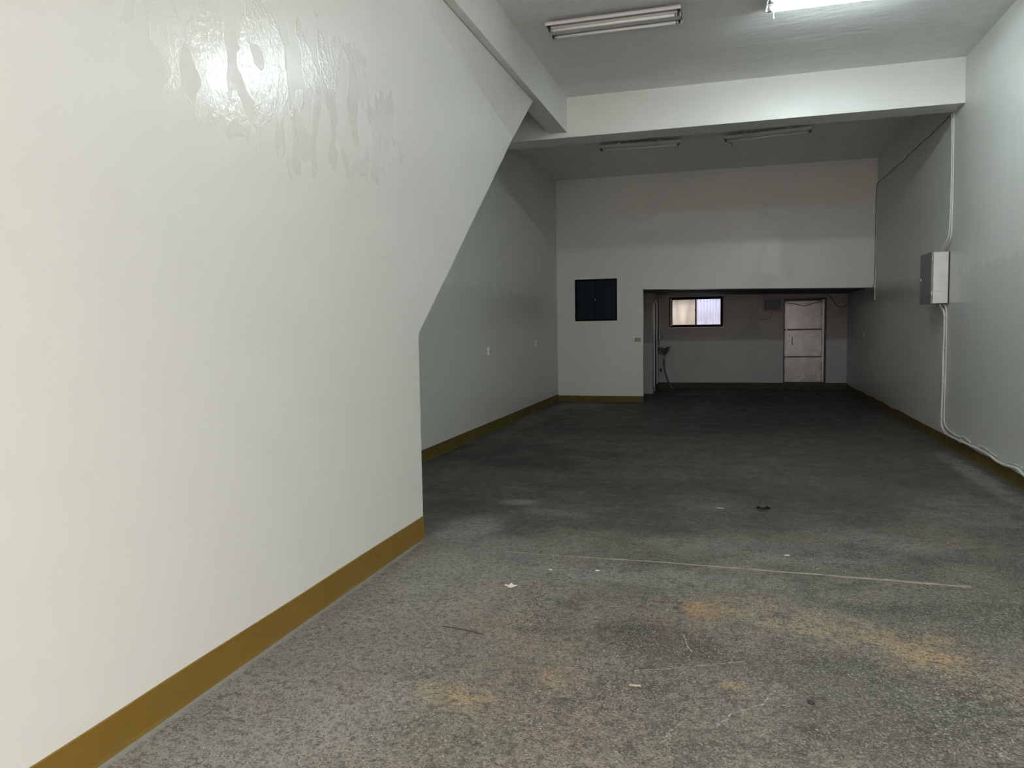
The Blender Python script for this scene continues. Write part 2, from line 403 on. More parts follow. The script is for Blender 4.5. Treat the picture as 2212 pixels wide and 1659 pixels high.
def _backwall():
    k = N('back_wall_paint')
    v = k.coords()
    n = k.noise(v, 1.2, 5, 0.6, 0.5)
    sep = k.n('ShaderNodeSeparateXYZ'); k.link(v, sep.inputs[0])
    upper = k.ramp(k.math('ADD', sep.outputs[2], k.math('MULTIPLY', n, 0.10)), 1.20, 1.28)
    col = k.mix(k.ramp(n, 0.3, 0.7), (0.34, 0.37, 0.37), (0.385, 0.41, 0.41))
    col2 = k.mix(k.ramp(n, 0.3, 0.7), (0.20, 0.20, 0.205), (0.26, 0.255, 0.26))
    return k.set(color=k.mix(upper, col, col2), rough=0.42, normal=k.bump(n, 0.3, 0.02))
M_backwall = _backwall()

def _pane(name, c1, c2, scale):
    """frosted pane that lets the outside light through"""
    k = N(name)
    n = k.noise(k.coords((1, 1, 0.18)), scale, 4, 0.6)
    col = k.mix(k.ramp(n, 0.3, 0.7), c1, c2)
    tr = k.n('ShaderNodeBsdfTranslucent'); k.link(col, tr.inputs[0])
    df = k.n('ShaderNodeBsdfDiffuse'); k.link(col, df.inputs[0])
    mx = k.n('ShaderNodeMixShader'); mx.inputs[0].default_value = 0.82
    k.link(df.outputs[0], mx.inputs[1]); k.link(tr.outputs[0], mx.inputs[2])
    k.link(mx.outputs[0], k.out.inputs[0])
    return k.m
M_frost = _pane('frosted_pane', (0.74, 0.67, 0.60), (0.88, 0.83, 0.77), 7)
M_sheet = _pane('corrugated_sheet', (0.60, 0.64, 0.80), (0.74, 0.78, 0.92), 5)
def _glass():
    k = N('clear_pane')
    tr = k.n('ShaderNodeBsdfTransparent'); tr.inputs[0].default_value = (0.93, 0.95, 0.98, 1)
    gl = k.n('ShaderNodeBsdfGlossy'); gl.inputs['Roughness'].default_value = 0.05
    mx = k.n('ShaderNodeMixShader'); mx.inputs[0].default_value = 0.06
    k.link(tr.outputs[0], mx.inputs[1]); k.link(gl.outputs[0], mx.inputs[2])
    k.link(mx.outputs[0], k.out.inputs[0])
    return k.m
M_glass = _glass()
M_ground = simple('street_paving', (0.50, 0.455, 0.43), 0.9, var=0.15, scale=3)
M_facade = simple('street_render', (0.50, 0.455, 0.43), 0.9, var=0.1, scale=1)
M_lane = simple('lane_render', (0.55, 0.56, 0.57), 0.9, var=0.1, scale=1)

# ------------------------------------------------------------------ mesh helpers
def link_mesh(name, bm, mat, parent=None, smooth=False):
    me = bpy.data.meshes.new(name)
    bmesh.ops.recalc_face_normals(bm, faces=bm.faces)
    bm.to_mesh(me); bm.free()
    if mat is not None:
        me.materials.append(mat)
    if smooth:
        for p in me.polygons:
            p.use_smooth = True
    o = bpy.data.objects.new(name, me)
    COL.objects.link(o)
    if parent is not None:
        o.parent = parent
    return o

def box(bm, x0, x1, y0, y1, z0, z1, bev=0.0):
    vs = [bm.verts.new((x, y, z)) for x in (x0, x1) for y in (y0, y1) for z in (z0, z1)]
    idx = [(0, 1, 3, 2), (4, 6, 7, 5), (0, 4, 5, 1), (2, 3, 7, 6), (0, 2, 6, 4), (1, 5, 7, 3)]
    fs = [bm.faces.new([vs[i] for i in f]) for f in idx]
    if bev:
        es = list({e for f in fs for e in f.edges})
        bmesh.ops.bevel(bm, geom=es, offset=bev, segments=2, profile=0.6, affect='EDGES')

def boxo(name, mat, dims, parent=None, bev=0.0):
    bm = bmesh.new(); box(bm, *dims, bev=bev)
    return link_mesh(name, bm, mat, parent)

def prism(bm, pts, axis, a, b):
    """extrude a polygon given in the two other axes along axis from a to b"""
    def mk(p, t):
        if axis == 'x': return (t, p[0], p[1])
        if axis == 'y': return (p[0], t, p[1])
        return (p[0], p[1], t)
    A = [bm.verts.new(mk(p, a)) for p in pts]
    B = [bm.verts.new(mk(p, b)) for p in pts]
    bm.faces.new(A); bm.faces.new(B[::-1])
    n = len(pts)
    for i in range(n):
        bm.faces.new((A[i], A[(i + 1) % n], B[(i + 1) % n], B[i]))

def catmull(pts, sub=5):
    if len(pts) < 3:
        return [Vector(p) for p in pts]
    P = [Vector(p) for p in pts]; P = [P[0] * 2 - P[1]] + P + [P[-1] * 2 - P[-2]]
    out = []
    for i in range(1, len(P) - 2):
        p0, p1, p2, p3 = P[i - 1:i + 3]
        for j in range(sub):
            t = j / sub
            out.append(0.5 * ((2 * p1) + (p2 - p0) * t + (2 * p0 - 5 * p1 + 4 * p2 - p3) * t * t + (3 * p1 - p0 - 3 * p2 + p3) * t ** 3))
    out.append(P[-2])
    return out

def tube(bm, pts, r, segs=8, sub=5):
    path = catmull(pts, sub) if sub > 1 else [Vector(p) for p in pts]
    rings = []
    ref = Vector((0.3, 0.1, 1)).normalized()
    for i, p in enumerate(path):
        t = (path[min(i + 1, len(path) - 1)] - path[max(i - 1, 0)]).normalized()
        a = t.cross(ref)
        if a.length < 1e-3: a = t.cross(Vector((1, 0, 0)))
        a.normalize(); b = t.cross(a).normalized()
        rr = r(i / (len(path) - 1)) if callable(r) else r
        rings.append([bm.verts.new(p + a * rr * math.cos(2 * math.pi * k / segs) + b * rr * math.sin(2 * math.pi * k / segs)) for k in range(segs)])
    for A, B in zip(rings, rings[1:]):
        for k in range(segs):
            bm.faces.new((A[k], A[(k + 1) % segs], B[(k + 1) % segs], B[k]))
    bm.faces.new(rings[0]); bm.faces.new(rings[-1][::-1])

def tubeo(name, mat, pts, r, parent=None, segs=8, sub=5):
    bm = bmesh.new(); tube(bm, pts, r, segs, sub)
    return link_mesh(name, bm, mat, parent, smooth=True)

def struct(o):
    o['kind'] = 'structure'
    return o

def tag(o, label, cat, group=None):
    o['label'] = label; o['category'] = cat
    if group: o['group'] = group
    return o

def thing(name, loc, label, cat, rz=0.0, group=None):
    o = bpy.data.objects.new(name, None)
    o.empty_display_size = 0.1
    o.location = loc; o.rotation_euler = (0, 0, rz)
    COL.objects.link(o)
    return tag(o, label, cat, group)

def struct_root(name, loc=(0, 0, 0)):
    o = bpy.data.objects.new(name, None); o.location = loc
    o.empty_display_size = 0.1
    COL.objects.link(o)
    return struct(o)

# ------------------------------------------------------------------ the shell
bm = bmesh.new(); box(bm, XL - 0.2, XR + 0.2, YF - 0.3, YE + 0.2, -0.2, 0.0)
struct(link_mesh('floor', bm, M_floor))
bm = bmesh.new()
box(bm, XL - 0.2, XR + 0.2, YF - 0.3, YB + 0.2, ZC, ZC + 0.25)
box(bm, XL - 0.2, XR + 0.2, YB + 0.2, YP + YPT, ZC2, ZC2 + 0.25)
struct(link_mesh('ceiling', bm, M_ceil))

bm = bmesh.new(); box(bm, XR, XR + 0.2, YF, YE + 0.2, 0, ZC + 0.2)
struct(link_mesh('wall_right', bm, M_sidewall))
bm = bmesh.new(); box(bm, XL - 0.2, XL, YF, YE + 0.2, 0, ZC + 0.2)
struct(link_mesh('wall_left', bm, M_sidewall))

# stair wall: a full-height enclosure whose free end leans forward under the flight
bm = bmesh.new()
prof = [(YF, 0.0), (YN, 0.0), (YN, ZN - 0.012), (YN + 0.010, ZN + 0.008), (YS, ZLB), (YS, ZLB + 0.002), (YF, ZLB + 0.002)]
prism(bm, prof, 'x', XL, XN)
struct(link_mesh('wall_stair', bm, M_stairwall))
# added plaster strip under the long beam, tinted darker to stand in for shade
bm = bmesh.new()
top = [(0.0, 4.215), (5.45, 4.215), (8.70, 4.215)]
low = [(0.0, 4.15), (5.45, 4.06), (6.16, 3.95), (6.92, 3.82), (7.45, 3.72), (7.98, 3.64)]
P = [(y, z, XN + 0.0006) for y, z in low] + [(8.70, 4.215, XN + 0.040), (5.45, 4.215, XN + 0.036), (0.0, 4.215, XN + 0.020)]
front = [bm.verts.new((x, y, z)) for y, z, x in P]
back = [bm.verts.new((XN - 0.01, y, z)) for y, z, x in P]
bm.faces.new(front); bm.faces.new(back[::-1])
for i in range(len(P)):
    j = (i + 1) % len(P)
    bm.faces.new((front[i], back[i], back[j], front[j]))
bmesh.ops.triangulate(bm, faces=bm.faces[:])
struct(link_mesh('shade_strip', bm, M_shade_band))

# beams
bm = bmesh.new(); box(bm, XL, XR, YB, YB + BT, ZB, ZC + 0.02, bev=0.006)
struct(link_mesh('trim_1', bm, M_wall))
bm = bmesh.new(); box(bm, BX0, BX1, YF, YB, ZLB, ZC + 0.02, bev=0.006)
struct(link_mesh('trim_2', bm, M_wall))

# partition with hatch and the wide opening (its head drops slightly to the right)
ZO_L, ZO_R = 2.336, 2.240
HX0, HX1, HZ0, HZ1 = -3.165, -2.238, 1.692, 2.594
bm = bmesh.new()
box(bm, XL, HX0, YP, YP + YPT, 0, ZC2)
box(bm, HX0, HX1, YP, YP + YPT, 0, HZ0)
box(bm, HX0, HX1, YP, YP + YPT, HZ1, ZC2)
box(bm, HX1, XO, YP, YP + YPT, 0, ZC2)
prism(bm, [(XO, ZO_L), (XR, ZO_R), (XR, ZC2), (XO, ZC2)], 'y', YP, YP + YPT)
struct(link_mesh('wall_partition', bm, M_wall))
# plaster patch line over the opening
bm = bmesh.new()
prism(bm, [(XO - 0.02, ZO_L), (XR, ZO_R), (XR, ZO_R + 0.27), (0.2, 2.64), (XO - 0.02, 2.61)], 'y', YP - 0.006, YP + 0.01)
prism(bm, [(XO - 0.02, ZO_L), (XR, ZO_R), (XR, ZO_R + 0.08), (XO - 0.02, ZO_L + 0.08)], 'y', YP + 0.01, YP + 0.42)
struct(link_mesh('trim_4', bm, M_wall))
# low slab over the back room
bm = bmesh.new()
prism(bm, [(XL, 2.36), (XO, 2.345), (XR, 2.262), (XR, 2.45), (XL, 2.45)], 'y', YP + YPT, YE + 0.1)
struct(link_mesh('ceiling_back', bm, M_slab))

# pier and side wall on the left of the back room
YW = 17.74
XW = -1.722
bm = bmesh.new()
box(bm, XL, XW, YW, YE, 0.0, 2.40)
struct(link_mesh('wall_pier', bm, M_backwall))

# back wall with window and door openings
WX0, WX1, WZ0, WZ1 = -1.452, -0.158, 1.530, 2.275
DX0, DX1, DZ0, DZ1 = 1.262, 2.185, 0.155, 2.13
AX0, AX1, AZ0, AZ1 = 0.770, 1.212, 1.875, 2.200
bm = bmesh.new()
YT = YE + 0.14
def bw(x0, x1, z0, z1): box(bm, x0, x1, YE, YT, z0, z1)
bw(XL, WX0, 0, 2.5)
bw(WX0, WX1, 0, WZ0); bw(WX0, WX1, WZ1, 2.5)
bw(WX1, AX0, 0, 2.5)
bw(AX0, AX1, 0, AZ0); bw(AX0, AX1, AZ1, 2.5)
bw(AX1, DX0, 0, 2.5)
bw(DX0, DX1, 0, DZ0); bw(DX0, DX1, DZ1, 2.5)
bw(DX1, XR + 0.1, 0, 2.5)
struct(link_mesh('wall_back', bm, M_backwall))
# blocked-up opening, a shallow raised outline
bm = bmesh.new()
box(bm, 0.095, 0.660, YE - 0.010, YE + 0.01, 1.585, 2.17, bev=0.004)
struct(link_mesh('trim_5', bm, M_backwall))

# street front: piers and head round the wide shutter opening behind the camera
bm = bmesh.new()
box(bm, XL - 0.2, XR + 0.2, YF - 0.3, YF, ZF, ZC + 0.2)
struct(link_mesh('wall_front', bm, M_wall))
portal('street_daylight', ((XN + XR) / 2, YF - 0.02, ZF / 2), (math.radians(90), 0, 0), XR - XN, ZF)
bm = bmesh.new(); box(bm, -25, 25, -16, YF - 0.3, -0.3, -0.02)
struct(link_mesh('floor_street', bm, M_ground))
bm = bmesh.new(); box(bm, -25, 25, -14.5, -14, -0.02, 7.5)
struct(link_mesh('wall_across_street', bm, M_facade))
# narrow lane behind the building
bm = bmesh.new(); box(bm, -12, 12, 21.4, 21.6, -0.3, LANE_H); box(bm, -12, -11.8, YE + 0.2, 21.4, -0.3, LANE_H); box(bm, 11.8, 12, YE + 0.2, 21.4, -0.3, LANE_H)
struct(link_mesh('wall_lane', bm, M_lane))
bm = bmesh.new(); box(bm, -12, 12, YE + 0.2, 21.4, -0.3, -0.05)
struct(link_mesh('floor_lane', bm, M_lane))
bm = bmesh.new(); box(bm, -12, XL - 0.2, YE, YE + 0.2, -0.3, LANE_H); box(bm, XR + 0.2, 12, YE, YE + 0.2, -0.3, LANE_H); box(bm, XL - 0.2, XR + 0.2, YE, YE + 0.2, 2.5, LANE_H)
struct(link_mesh('wall_rear_outside', bm, M_lane))

# ------------------------------------------------------------------ skirtings
def skirt(name, p0, p1, nrm, h, mat=None, th=0.007, amp=0.004, n=None, h0=None):
    """painted skirting from p0 to p1 along a wall, a little uneven along its top"""
    p0, p1 = Vector(p0), Vector(p1); d = p1 - p0; L = d.length
    n = n or max(2, int(L / 0.12)); nv = Vector(nrm)
    bm = bmesh.new(); rows = []
    for i in range(n + 1):
        t = i / n; p = p0 + d * t
        hh = (h0 or h) * (1 - t) + h * t + amp * noise.noise(Vector((p.x * 1.3, p.y * 1.3, 5)))
        foot = th + 0.006 * abs(noise.noise(Vector((p.x * 4, p.y * 4, 9))))
        q = [Vector((p.x, p.y, -0.01)) - nv * 0.01, Vector((p.x, p.y, -0.01)) + nv * foot, Vector((p.x, p.y, 0.02)) + nv * th,
             Vector((p.x, p.y, hh - 0.002)) + nv * th, Vector((p.x, p.y, hh)) + nv * (th - 0.003), Vector((p.x, p.y, hh)) - nv * 0.01]
        rows.append([bm.verts.new(a) for a in q])
    for A, B in zip(rows, rows[1:]):
        for k in range(5):
            bm.faces.new((A[k], A[k + 1], B[k + 1], B[k]))
        bm.faces.new((A[5], A[0], B[0], B[5]))
    bm.faces.new(rows[0]); bm.faces.new(rows[-1][::-1])
    return struct(link_mesh(name, bm, mat or M_base))
skirt('baseboard_stair', (XN, YF, 0), (XN, YN + 0.001, 0), (1, 0, 0), 0.174, amp=0.004, h0=0.135)
skirt('baseboard_left', (XL, YN, 0), (XL, YP, 0), (1, 0, 0), 0.150, mat=M_base_old_dim)
skirt('baseboard_right', (XR, YF, 0), (XR, YE, 0), (-1, 0, 0), 0.135, th=0.006, amp=0.02, mat=M_base_old_dim)
skirt('baseboard_partition', (XL, YP, 0), (XO, YP, 0), (0, -1, 0), 0.125, amp=0.002, mat=M_base_old_dim)
bm = bmesh.new(); box(bm, XO - 0.003, XO + 0.006, YP - 0.0065, YP + YPT, 0, 0.1245)
struct(link_mesh('baseboard_jamb', bm, M_base_old_dim))
skirt('baseboard_back', (XW, YE, 0), (XR, YE, 0), (0, -1, 0), 0.152, mat=M_base_dark, th=0.03, amp=0.006)
skirt('baseboard_side', (XW, YW + 0.30, 0), (XW, YE, 0), (1, 0, 0), 0.155, mat=M_base_dark, th=0.012)

# filler strip across the floor
bm = bmesh.new()
line = [(-2.10, 5.085), (-1.75, 5.064), (-1.50, 5.063), (-1.0, 5.056), (-0.526, 5.064), (-0.219, 5.056), (0.362, 5.037), (0.902, 5.019), (1.395, 4.996)]
rows = []
pth = catmull([(x, y, 0) for x, y in line], 14)
for i, p in enumerate(pth):
    t = i / (len(pth) - 1)
    w = (0.004 + 0.012 * t * t) * (1 + 0.9 * noise.noise(Vector((p.x * 6, 1, 2))))
    h = (0.0008 + 0.007 * t) * (1 + 0.9 * noise.noise(Vector((p.x * 9, 4, 2))))
    y = p.y + 0.004 * noise.noise(Vector((p.x * 5, 7, 2)))
    rows.append([bm.verts.new((p.x, y + a * w, z)) for a, z in ((-1, -0.003), (-0.6, h * 0.7), (0.1, h), (0.7, h * 0.6), (1, -0.003))])
for A, B in zip(rows, rows[1:]):
    for k in range(4):
        bm.faces.new((A[k], A[k + 1], B[k + 1], B[k]))
bm.faces.new(rows[-1]); bm.faces.new(rows[0][::-1])
struct(link_mesh('trim_6', bm, M_strip, smooth=True))

# ------------------------------------------------------------------ hatch window in the partition
w1 = struct_root('window_1')
def frame_xz(bm, x0, x1, z0, z1, y0, y1, w, wt=None, wb=None):
    wt = wt or w; wb = wb or w
    box(bm, x0, x0 + w, y0, y1, z0, z1); box(bm, x1 - w, x1, y0, y1, z0, z1)
    box(bm, x0 + w, x1 - w, y0, y1, z1 - wt, z1); box(bm, x0 + w, x1 - w, y0, y1, z0, z0 + wb)
bm = bmesh.new(); frame_xz(bm, HX0 - 0.012, HX1 + 0.012, HZ0 - 0.016, HZ1 + 0.014, YP - 0.012, YP + YPT * 0.6, 0.028)
link_mesh('window_casing', bm, M_trim, w1)
bm = bmesh.new(); frame_xz(bm, HX0 + 0.016, HX1 - 0.016, HZ0 + 0.012, HZ1 - 0.014, YP + 0.015, YP + 0.07, 0.020)
link_mesh('window_frame', bm, M_alu, w1)
XM = (HX0 + HX1) / 2 - 0.005
for nm, x0, x1, y in (('sash', HX0 + 0.036, XM + 0.02, YP + 0.045), ('sash', XM - 0.02, HX1 - 0.036, YP + 0.022)):
    bm = bmesh.new(); frame_xz(bm, x0, x1, HZ0 + 0.032, HZ1 - 0.034, y, y + 0.018, 0.022)
    s = link_mesh('sash', bm, M_alu, w1)
    boxo('window_pane', M_tint, (x0 + 0.02, x1 - 0.02, y + 0.006, y + 0.011, HZ0 + 0.05, HZ1 - 0.05), s)
boxo('sash_latch', M_chrome, (XM - 0.018, XM - 0.004, YP + 0.012, YP + 0.024, 2.13, 2.17), w1, 0.002)

# ------------------------------------------------------------------ back window
w2 = struct_root('window_2')
bm = bmesh.new(); frame_xz(bm, WX0, WX1, WZ0, WZ1, YE + 0.005, YE + 0.09, 0.032, wb=0.03, wt=0.03)
link_mesh('window_frame', bm, M_alu, w2)
boxo('window_sill', M_trim, (WX0 - 0.01, WX1 + 0.02, YE - 0.012, YE + 0.02, WZ0 - 0.016, WZ0 - 0.001), w2)
XC = -0.80
for i, (x0, x1, y, mt) in enumerate(((WX0 + 0.040, XC + 0.02, YE + 0.05, M_frost), (XC - 0.025, WX1 - 0.032, YE + 0.022, M_glass))):
    bm = bmesh.new(); frame_xz(bm, x0, x1, WZ0 + 0.03, WZ1 - 0.03, y, y + 0.02, 0.030)
    s = link_mesh('sash', bm, M_alu, w2)
    boxo('window_pane', mt, (x0 + 0.026, x1 - 0.026, y + 0.007, y + 0.012, WZ0 + 0.05, WZ1 - 0.05), s)
boxo('sash_latch', M_chrome, (XC - 0.04, XC - 0.025, YE + 0.035, YE + 0.05, 1.93, 1.97), w2, 0.002)
# corrugated translucent sheet standing in the lane behind
bm = bmesh.new()
n = 150; rows = []
for i in range(n + 1):
    x = -0.86 + 1.6 * i / n
    y = YE + 0.55 + 0.018 * math.sin(x * 2 * math.pi / 0.076)
    rows.append([bm.verts.new((x, y, 0.9)), bm.verts.new((x, y, 3.0)), bm.verts.new((x, y + 0.002, 3.0)), bm.verts.new((x, y + 0.002, 0.9))])
for A, B in zip(rows, rows[1:]):
    for k in range(4):
        bm.faces.new((A[k], A[(k + 1) % 4], B[(k + 1) % 4], B[k]))
tag(link_mesh('corrugated_sheet', bm, M_sheet), 'bluish translucent corrugated sheet seen through the back window', 'sheet')
tag(boxo('sheet_rail', M_chrome, (-0.86, 0.74, YE + 0.58, YE + 0.61, 1.83, 1.86)), 'thin grey rail crossing the corrugated sheet outside the back window', 'rail')

# ------------------------------------------------------------------ back door
d1 = struct_root('door_1')
bm = bmesh.new(); frame_xz(bm, DX0 - 0.02, DX1 + 0.015, DZ0 - 0.004, DZ1 + 0.05, YE - 0.03, YE + 0.06, 0.028, wt=0.05, wb=0.02)
link_mesh('door_frame', bm, M_darkmetal, d1)
boxo('added_door_backing', M_darkmetal, (DX0 - 0.05, DX1 + 0.05, YE + 0.055, YE + 0.16, DZ0 - 0.05, DZ1 + 0.08), d1)  # slab added behind the leaf to block daylight leaking round it
boxo('door_stop', M_door, (DX1 - 0.085, DX1 - 0.03, YE - 0.012, YE + 0.05, DZ0 + 0.02, DZ1), d1)
boxo('door_leaf', M_door, (DX0 + 0.01, DX1 - 0.09, YE + 0.012, YE + 0.05, DZ0 + 0.02, DZ1 - 0.02), d1)
for z0, z1 in ((0.20, 0.765), (0.80, 1.415), (1.455, 2.05)):
    bm = bmesh.new(); box(bm, DX0 + 0.03, DX1 - 0.115, YE + 0.004, YE + 0.02, z0, z1, bev=0.006)
    link_mesh('door_panel', bm, M_door, d1)
for z in (0.782, 1.435):
    bm = bmesh.new()
    box(bm, DX0 - 0.015, DX1 - 0.09, YE - 0.014, YE + 0.005, z - 0.012, z + 0.012, bev=0.003)
    bar = link_mesh('cross_bar', bm, M_darkmetal, d1)
    bm = bmesh.new(); tube(bm, [(DX0 - 0.02, YE - 0.022, z), (DX0 + 0.11, YE - 0.022, z)], 0.014, 8, 1)
    link_mesh('bolt', bm, M_darkmetal, bar)
    boxo('bolt_tip', M_chrome, (DX0 + 0.035, DX0 + 0.07, YE - 0.04, YE - 0.02, z - 0.008, z + 0.008), bar, 0.003)
tubeo('handle', M_black, [(1.443, YE + 0.012, 1.25), (1.443, YE - 0.03, 1.24), (1.443, YE - 0.03, 1.08), (1.443, YE + 0.012, 1.07)], 0.009, d1, sub=1)
boxo('lock_plate', M_darkmetal, (1.365, 1.385, YE, YE + 0.012, 1.27, 1.31), d1)

# ------------------------------------------------------------------ ventilator in the back wall
fan = thing('wall_ventilator', (0, 0, 0), 'small square wall ventilator, dark and framed, high beside the back door', 'ventilator')
bm = bmesh.new(); frame_xz(bm, AX0 - 0.01, AX1 + 0.01, AZ0 - 0.012, AZ1 + 0.01, YE - 0.03, YE + 0.02, 0.045)
link_mesh('frame', bm, simple('vent_frame_paint', (0.20, 0.21, 0.22), 0.5), fan)
boxo('housing', M_black, (AX0, AX1, YE + 0.02, YE + 0.13, AZ0, AZ1), fan)
boxo('cover_panel', simple('vent_cover', (0.10, 0.105, 0.115), 0.5), (AX0 + 0.075, AX1 - 0.04, YE - 0.012, YE + 0.022, AZ0 + 0.035, AZ1 - 0.04), fan)
for z in (2.10, 2.06):
    boxo('knob', M_black, (AX1 - 0.10, AX1 - 0.075, YE - 0.024, YE - 0.010, z, z + 0.022), fan, 0.003)
tag(tubeo('ventilator_cord', M_cabdark, [(0.975, YE - 0.008, 1.865), (0.965, YE - 0.01, 1.79), (0.92, YE - 0.01, 1.715), (0.82, YE - 0.01, 1.69), (0.68, YE - 0.01, 1.675)], 0.006),
    'thin dark cord curving down from the wall ventilator', 'cord')
tag(tubeo('slack_wire', M_cabdark, [(1.24, YE - 0.04, 2.12), (1.32, YE - 0.04, 2.075), (1.50, YE - 0.04, 2.045), (1.68, YE - 0.04, 1.995), (1.85, YE - 0.04, 2.03), (2.0, YE - 0.04, 2.075), (2.12, YE - 0.04, 2.085)], 0.008),
    'black wire sagging across the top of the back door', 'wire')
tag(tubeo('slack_wire', M_cabdark, [(2.20, YE - 0.02, 2.27), (2.25, YE - 0.03, 2.22), (2.345, YE - 0.03, 2.11), (2.43, YE - 0.03, 1.985), (2.51, YE - 0.03, 1.945), (2.58, YE - 0.03, 1.955), (2.64, YE - 0.02, 2.02)], 0.008),
    'black wire looping down in the corner right of the back door', 'wire')

# ------------------------------------------------------------------ side door in the back room
d2 = struct_root('door_2')
boxo('door_leaf', M_brown, (XW - 0.01, XW + 0.010, 18.10, 18.62, 0.16, 2.12), d2)
bm = bmesh.new()
box(bm, XW - 0.01, XW + 0.022, 18.04, 18.10, 0.03, 2.20); box(bm, XW - 0.01, XW + 0.022, 18.62, 18.82, 0.16, 2.20); box(bm, XW - 0.01, XW + 0.022, 18.04, 18.82, 2.12, 2.20)
link_mesh('door_frame', bm, M_trim, d2)

# ------------------------------------------------------------------ wash basin
sx = XW
sink = thing('wash_basin', (sx, 18.92, 1.0), 'small steel wash basin fixed to the side wall below the back window', 'basin')
def basin():
    bm = bmesh.new()
    prof_o = [(0.05, -0.125), (0.12, -0.11), (0.155, -0.045), (0.165, 0.045), (0.17, 0.055), (0.155, 0.055), (0.145, 0.045), (0.13, -0.04), (0.09, -0.095), (0.0, -0.10)]
    rings = []
    seg = 28
    for r, z in prof_o:
        rr = max(r, 0.002)
        ring = []
        for k in range(seg):
            a = 2 * math.pi * k / seg
            c, s = math.cos(a), math.sin(a)
            q = (abs(c) ** 3.0 + abs(s) ** 3.0) ** (-1 / 3.0)
            # nearly upright against the wall, flared to the front
            ex = rr * q * c
            if ex < 0: ex *= 0.9 + 0.2 * (0.17 - rr) / 0.17
            ring.append(bm.verts.new((0.155 + ex * 0.86 + (0.0 if c < 0 else 0.03 * (z + 0.1) / 0.15 * c), rr * q * s * 1.25, z)))
        rings.append(ring)
    for A, B in zip(rings, rings[1:]):
        for k in range(seg):
            bm.faces.new((A[k], A[(k + 1) % seg], B[(k + 1) % seg], B[k]))
    bm.faces.new(rings[0]); bm.faces.new(rings[-1][::-1])
    return bm
link_mesh('bowl', basin(), M_sink, sink, smooth=True)
boxo('back_ledge', M_sink, (0.0, 0.03, -0.2, 0.2, -0.06, 0.075), sink, 0.004)
boxo('bracket', M_darkmetal, (0.0, 0.22, -0.14, 0.14, -0.055, -0.035), sink, 0.003)
tubeo('drain_neck', M_chrome, [(0.165, 0, -0.11), (0.165, 0, -0.18), (0.165, 0, -0.24)], lambda t: 0.045 - 0.022 * min(1, t * 2.2), sink, segs=12)
tag(tubeo('drain_hose', M_hose, [(-1.557, 18.92, 0.757), (-1.557, 18.92, 0.70), (-1.553, 18.92, 0.56), (-1.530, 18.92, 0.42), (-1.49, 18.92, 0.29), (-1.44, 18.92, 0.165), (-1.39, 18.92, 0.06), (-1.35, 18.92, 0.022), (-1.30, 18.93, 0.02)], 0.019, segs=10),
    'dark flexible drain hose hanging from the wash basin to the floor', 'hose')
tap = thing('wall_tap', (sx, 18.92, 1.25), 'little dark tap on the side wall above the wash basin', 'tap')
tubeo('spout', M_chrome, [(0.0, 0, -0.02), (0.05, 0, -0.02), (0.10, 0, -0.015), (0.12, 0, 0.015), (0.135, 0, 0.05)], 0.009, tap)
tubeo('lever', M_chrome, [(0.075, 0, -0.01), (0.075, 0, 0.03), (0.06, 0, 0.06)], 0.007, tap)
tag(tubeo('water_pipe', M_cable, [(-1.700, 18.98, 0.86), (-1.660, 18.98, 0.84), (-1.645, 18.98, 0.7), (-1.645, 18.98, 0.45), (-1.645, 18.98, 0.30), (-1.66, 18.98, 0.275), (-1.715, 18.98, 0.27)], 0.010),
    'thin pale supply pipe on the side wall under the wash basin', 'pipe')
tag(tubeo('water_pipe', M_cable, [(-1.690, 19.20, 2.26), (-1.690, 19.20, 1.5), (-1.690, 19.20, 0.95), (-1.690, 19.20, 0.35)], 0.012),
    'tall pale pipe running up the corner behind the tap', 'pipe')
v = thing('stop_valve', (-1.645, 18.96, 0.48), 'small black stop valve on the supply pipe under the basin', 'valve')
tubeo('valve_body', M_black, [(0, 0, -0.045), (0, 0, 0.045)], 0.017, v, sub=1)
tubeo('valve_handle', M_black, [(0, 0, 0), (0.032, -0.01, 0.0)], 0.012, v, sub=1)

# ------------------------------------------------------------------ switch and sockets
sw = thing('wall_switch', (-1.833, YP, 1.30), 'tan double light switch on the partition beside the wide opening', 'switch')
boxo('plate', M_switch, (-0.062, 0.062, -0.010, 0.0, -0.038, 0.038), sw, 0.003)
for dx in (-0.022, 0.022):
    boxo('rocker', M_rocker, (dx - 0.014, dx + 0.014, -0.015, -0.009, -0.016, 0.016), sw, 0.002)
def socket(y, z, label, hh=0.06):
    s = thing('wall_socket', (XL, y, z), label, 'socket', group=None)
    boxo('plate', M_socket, (0.0, 0.026, -0.036, 0.036, -hh, hh), s, 0.003)
    boxo('socket_insert', M_black, (0.024, 0.031, 0.004, 0.022, -0.012, 0.012), s, 0.002)
socket(10.93, 1.243, 'white wall socket with black insert on the left wall, nearer one')
socket(13.87, 1.29, 'white wall socket on the left wall, farther one close to the corner', 0.045)
nail = boxo('wall_plug', M_socket, (XR - 0.01, XR, 16.95, 16.97, 1.28, 1.36), None, 0.002)
tag(nail, 'tiny white bracket on the right wall deep inside the back room', 'bracket')

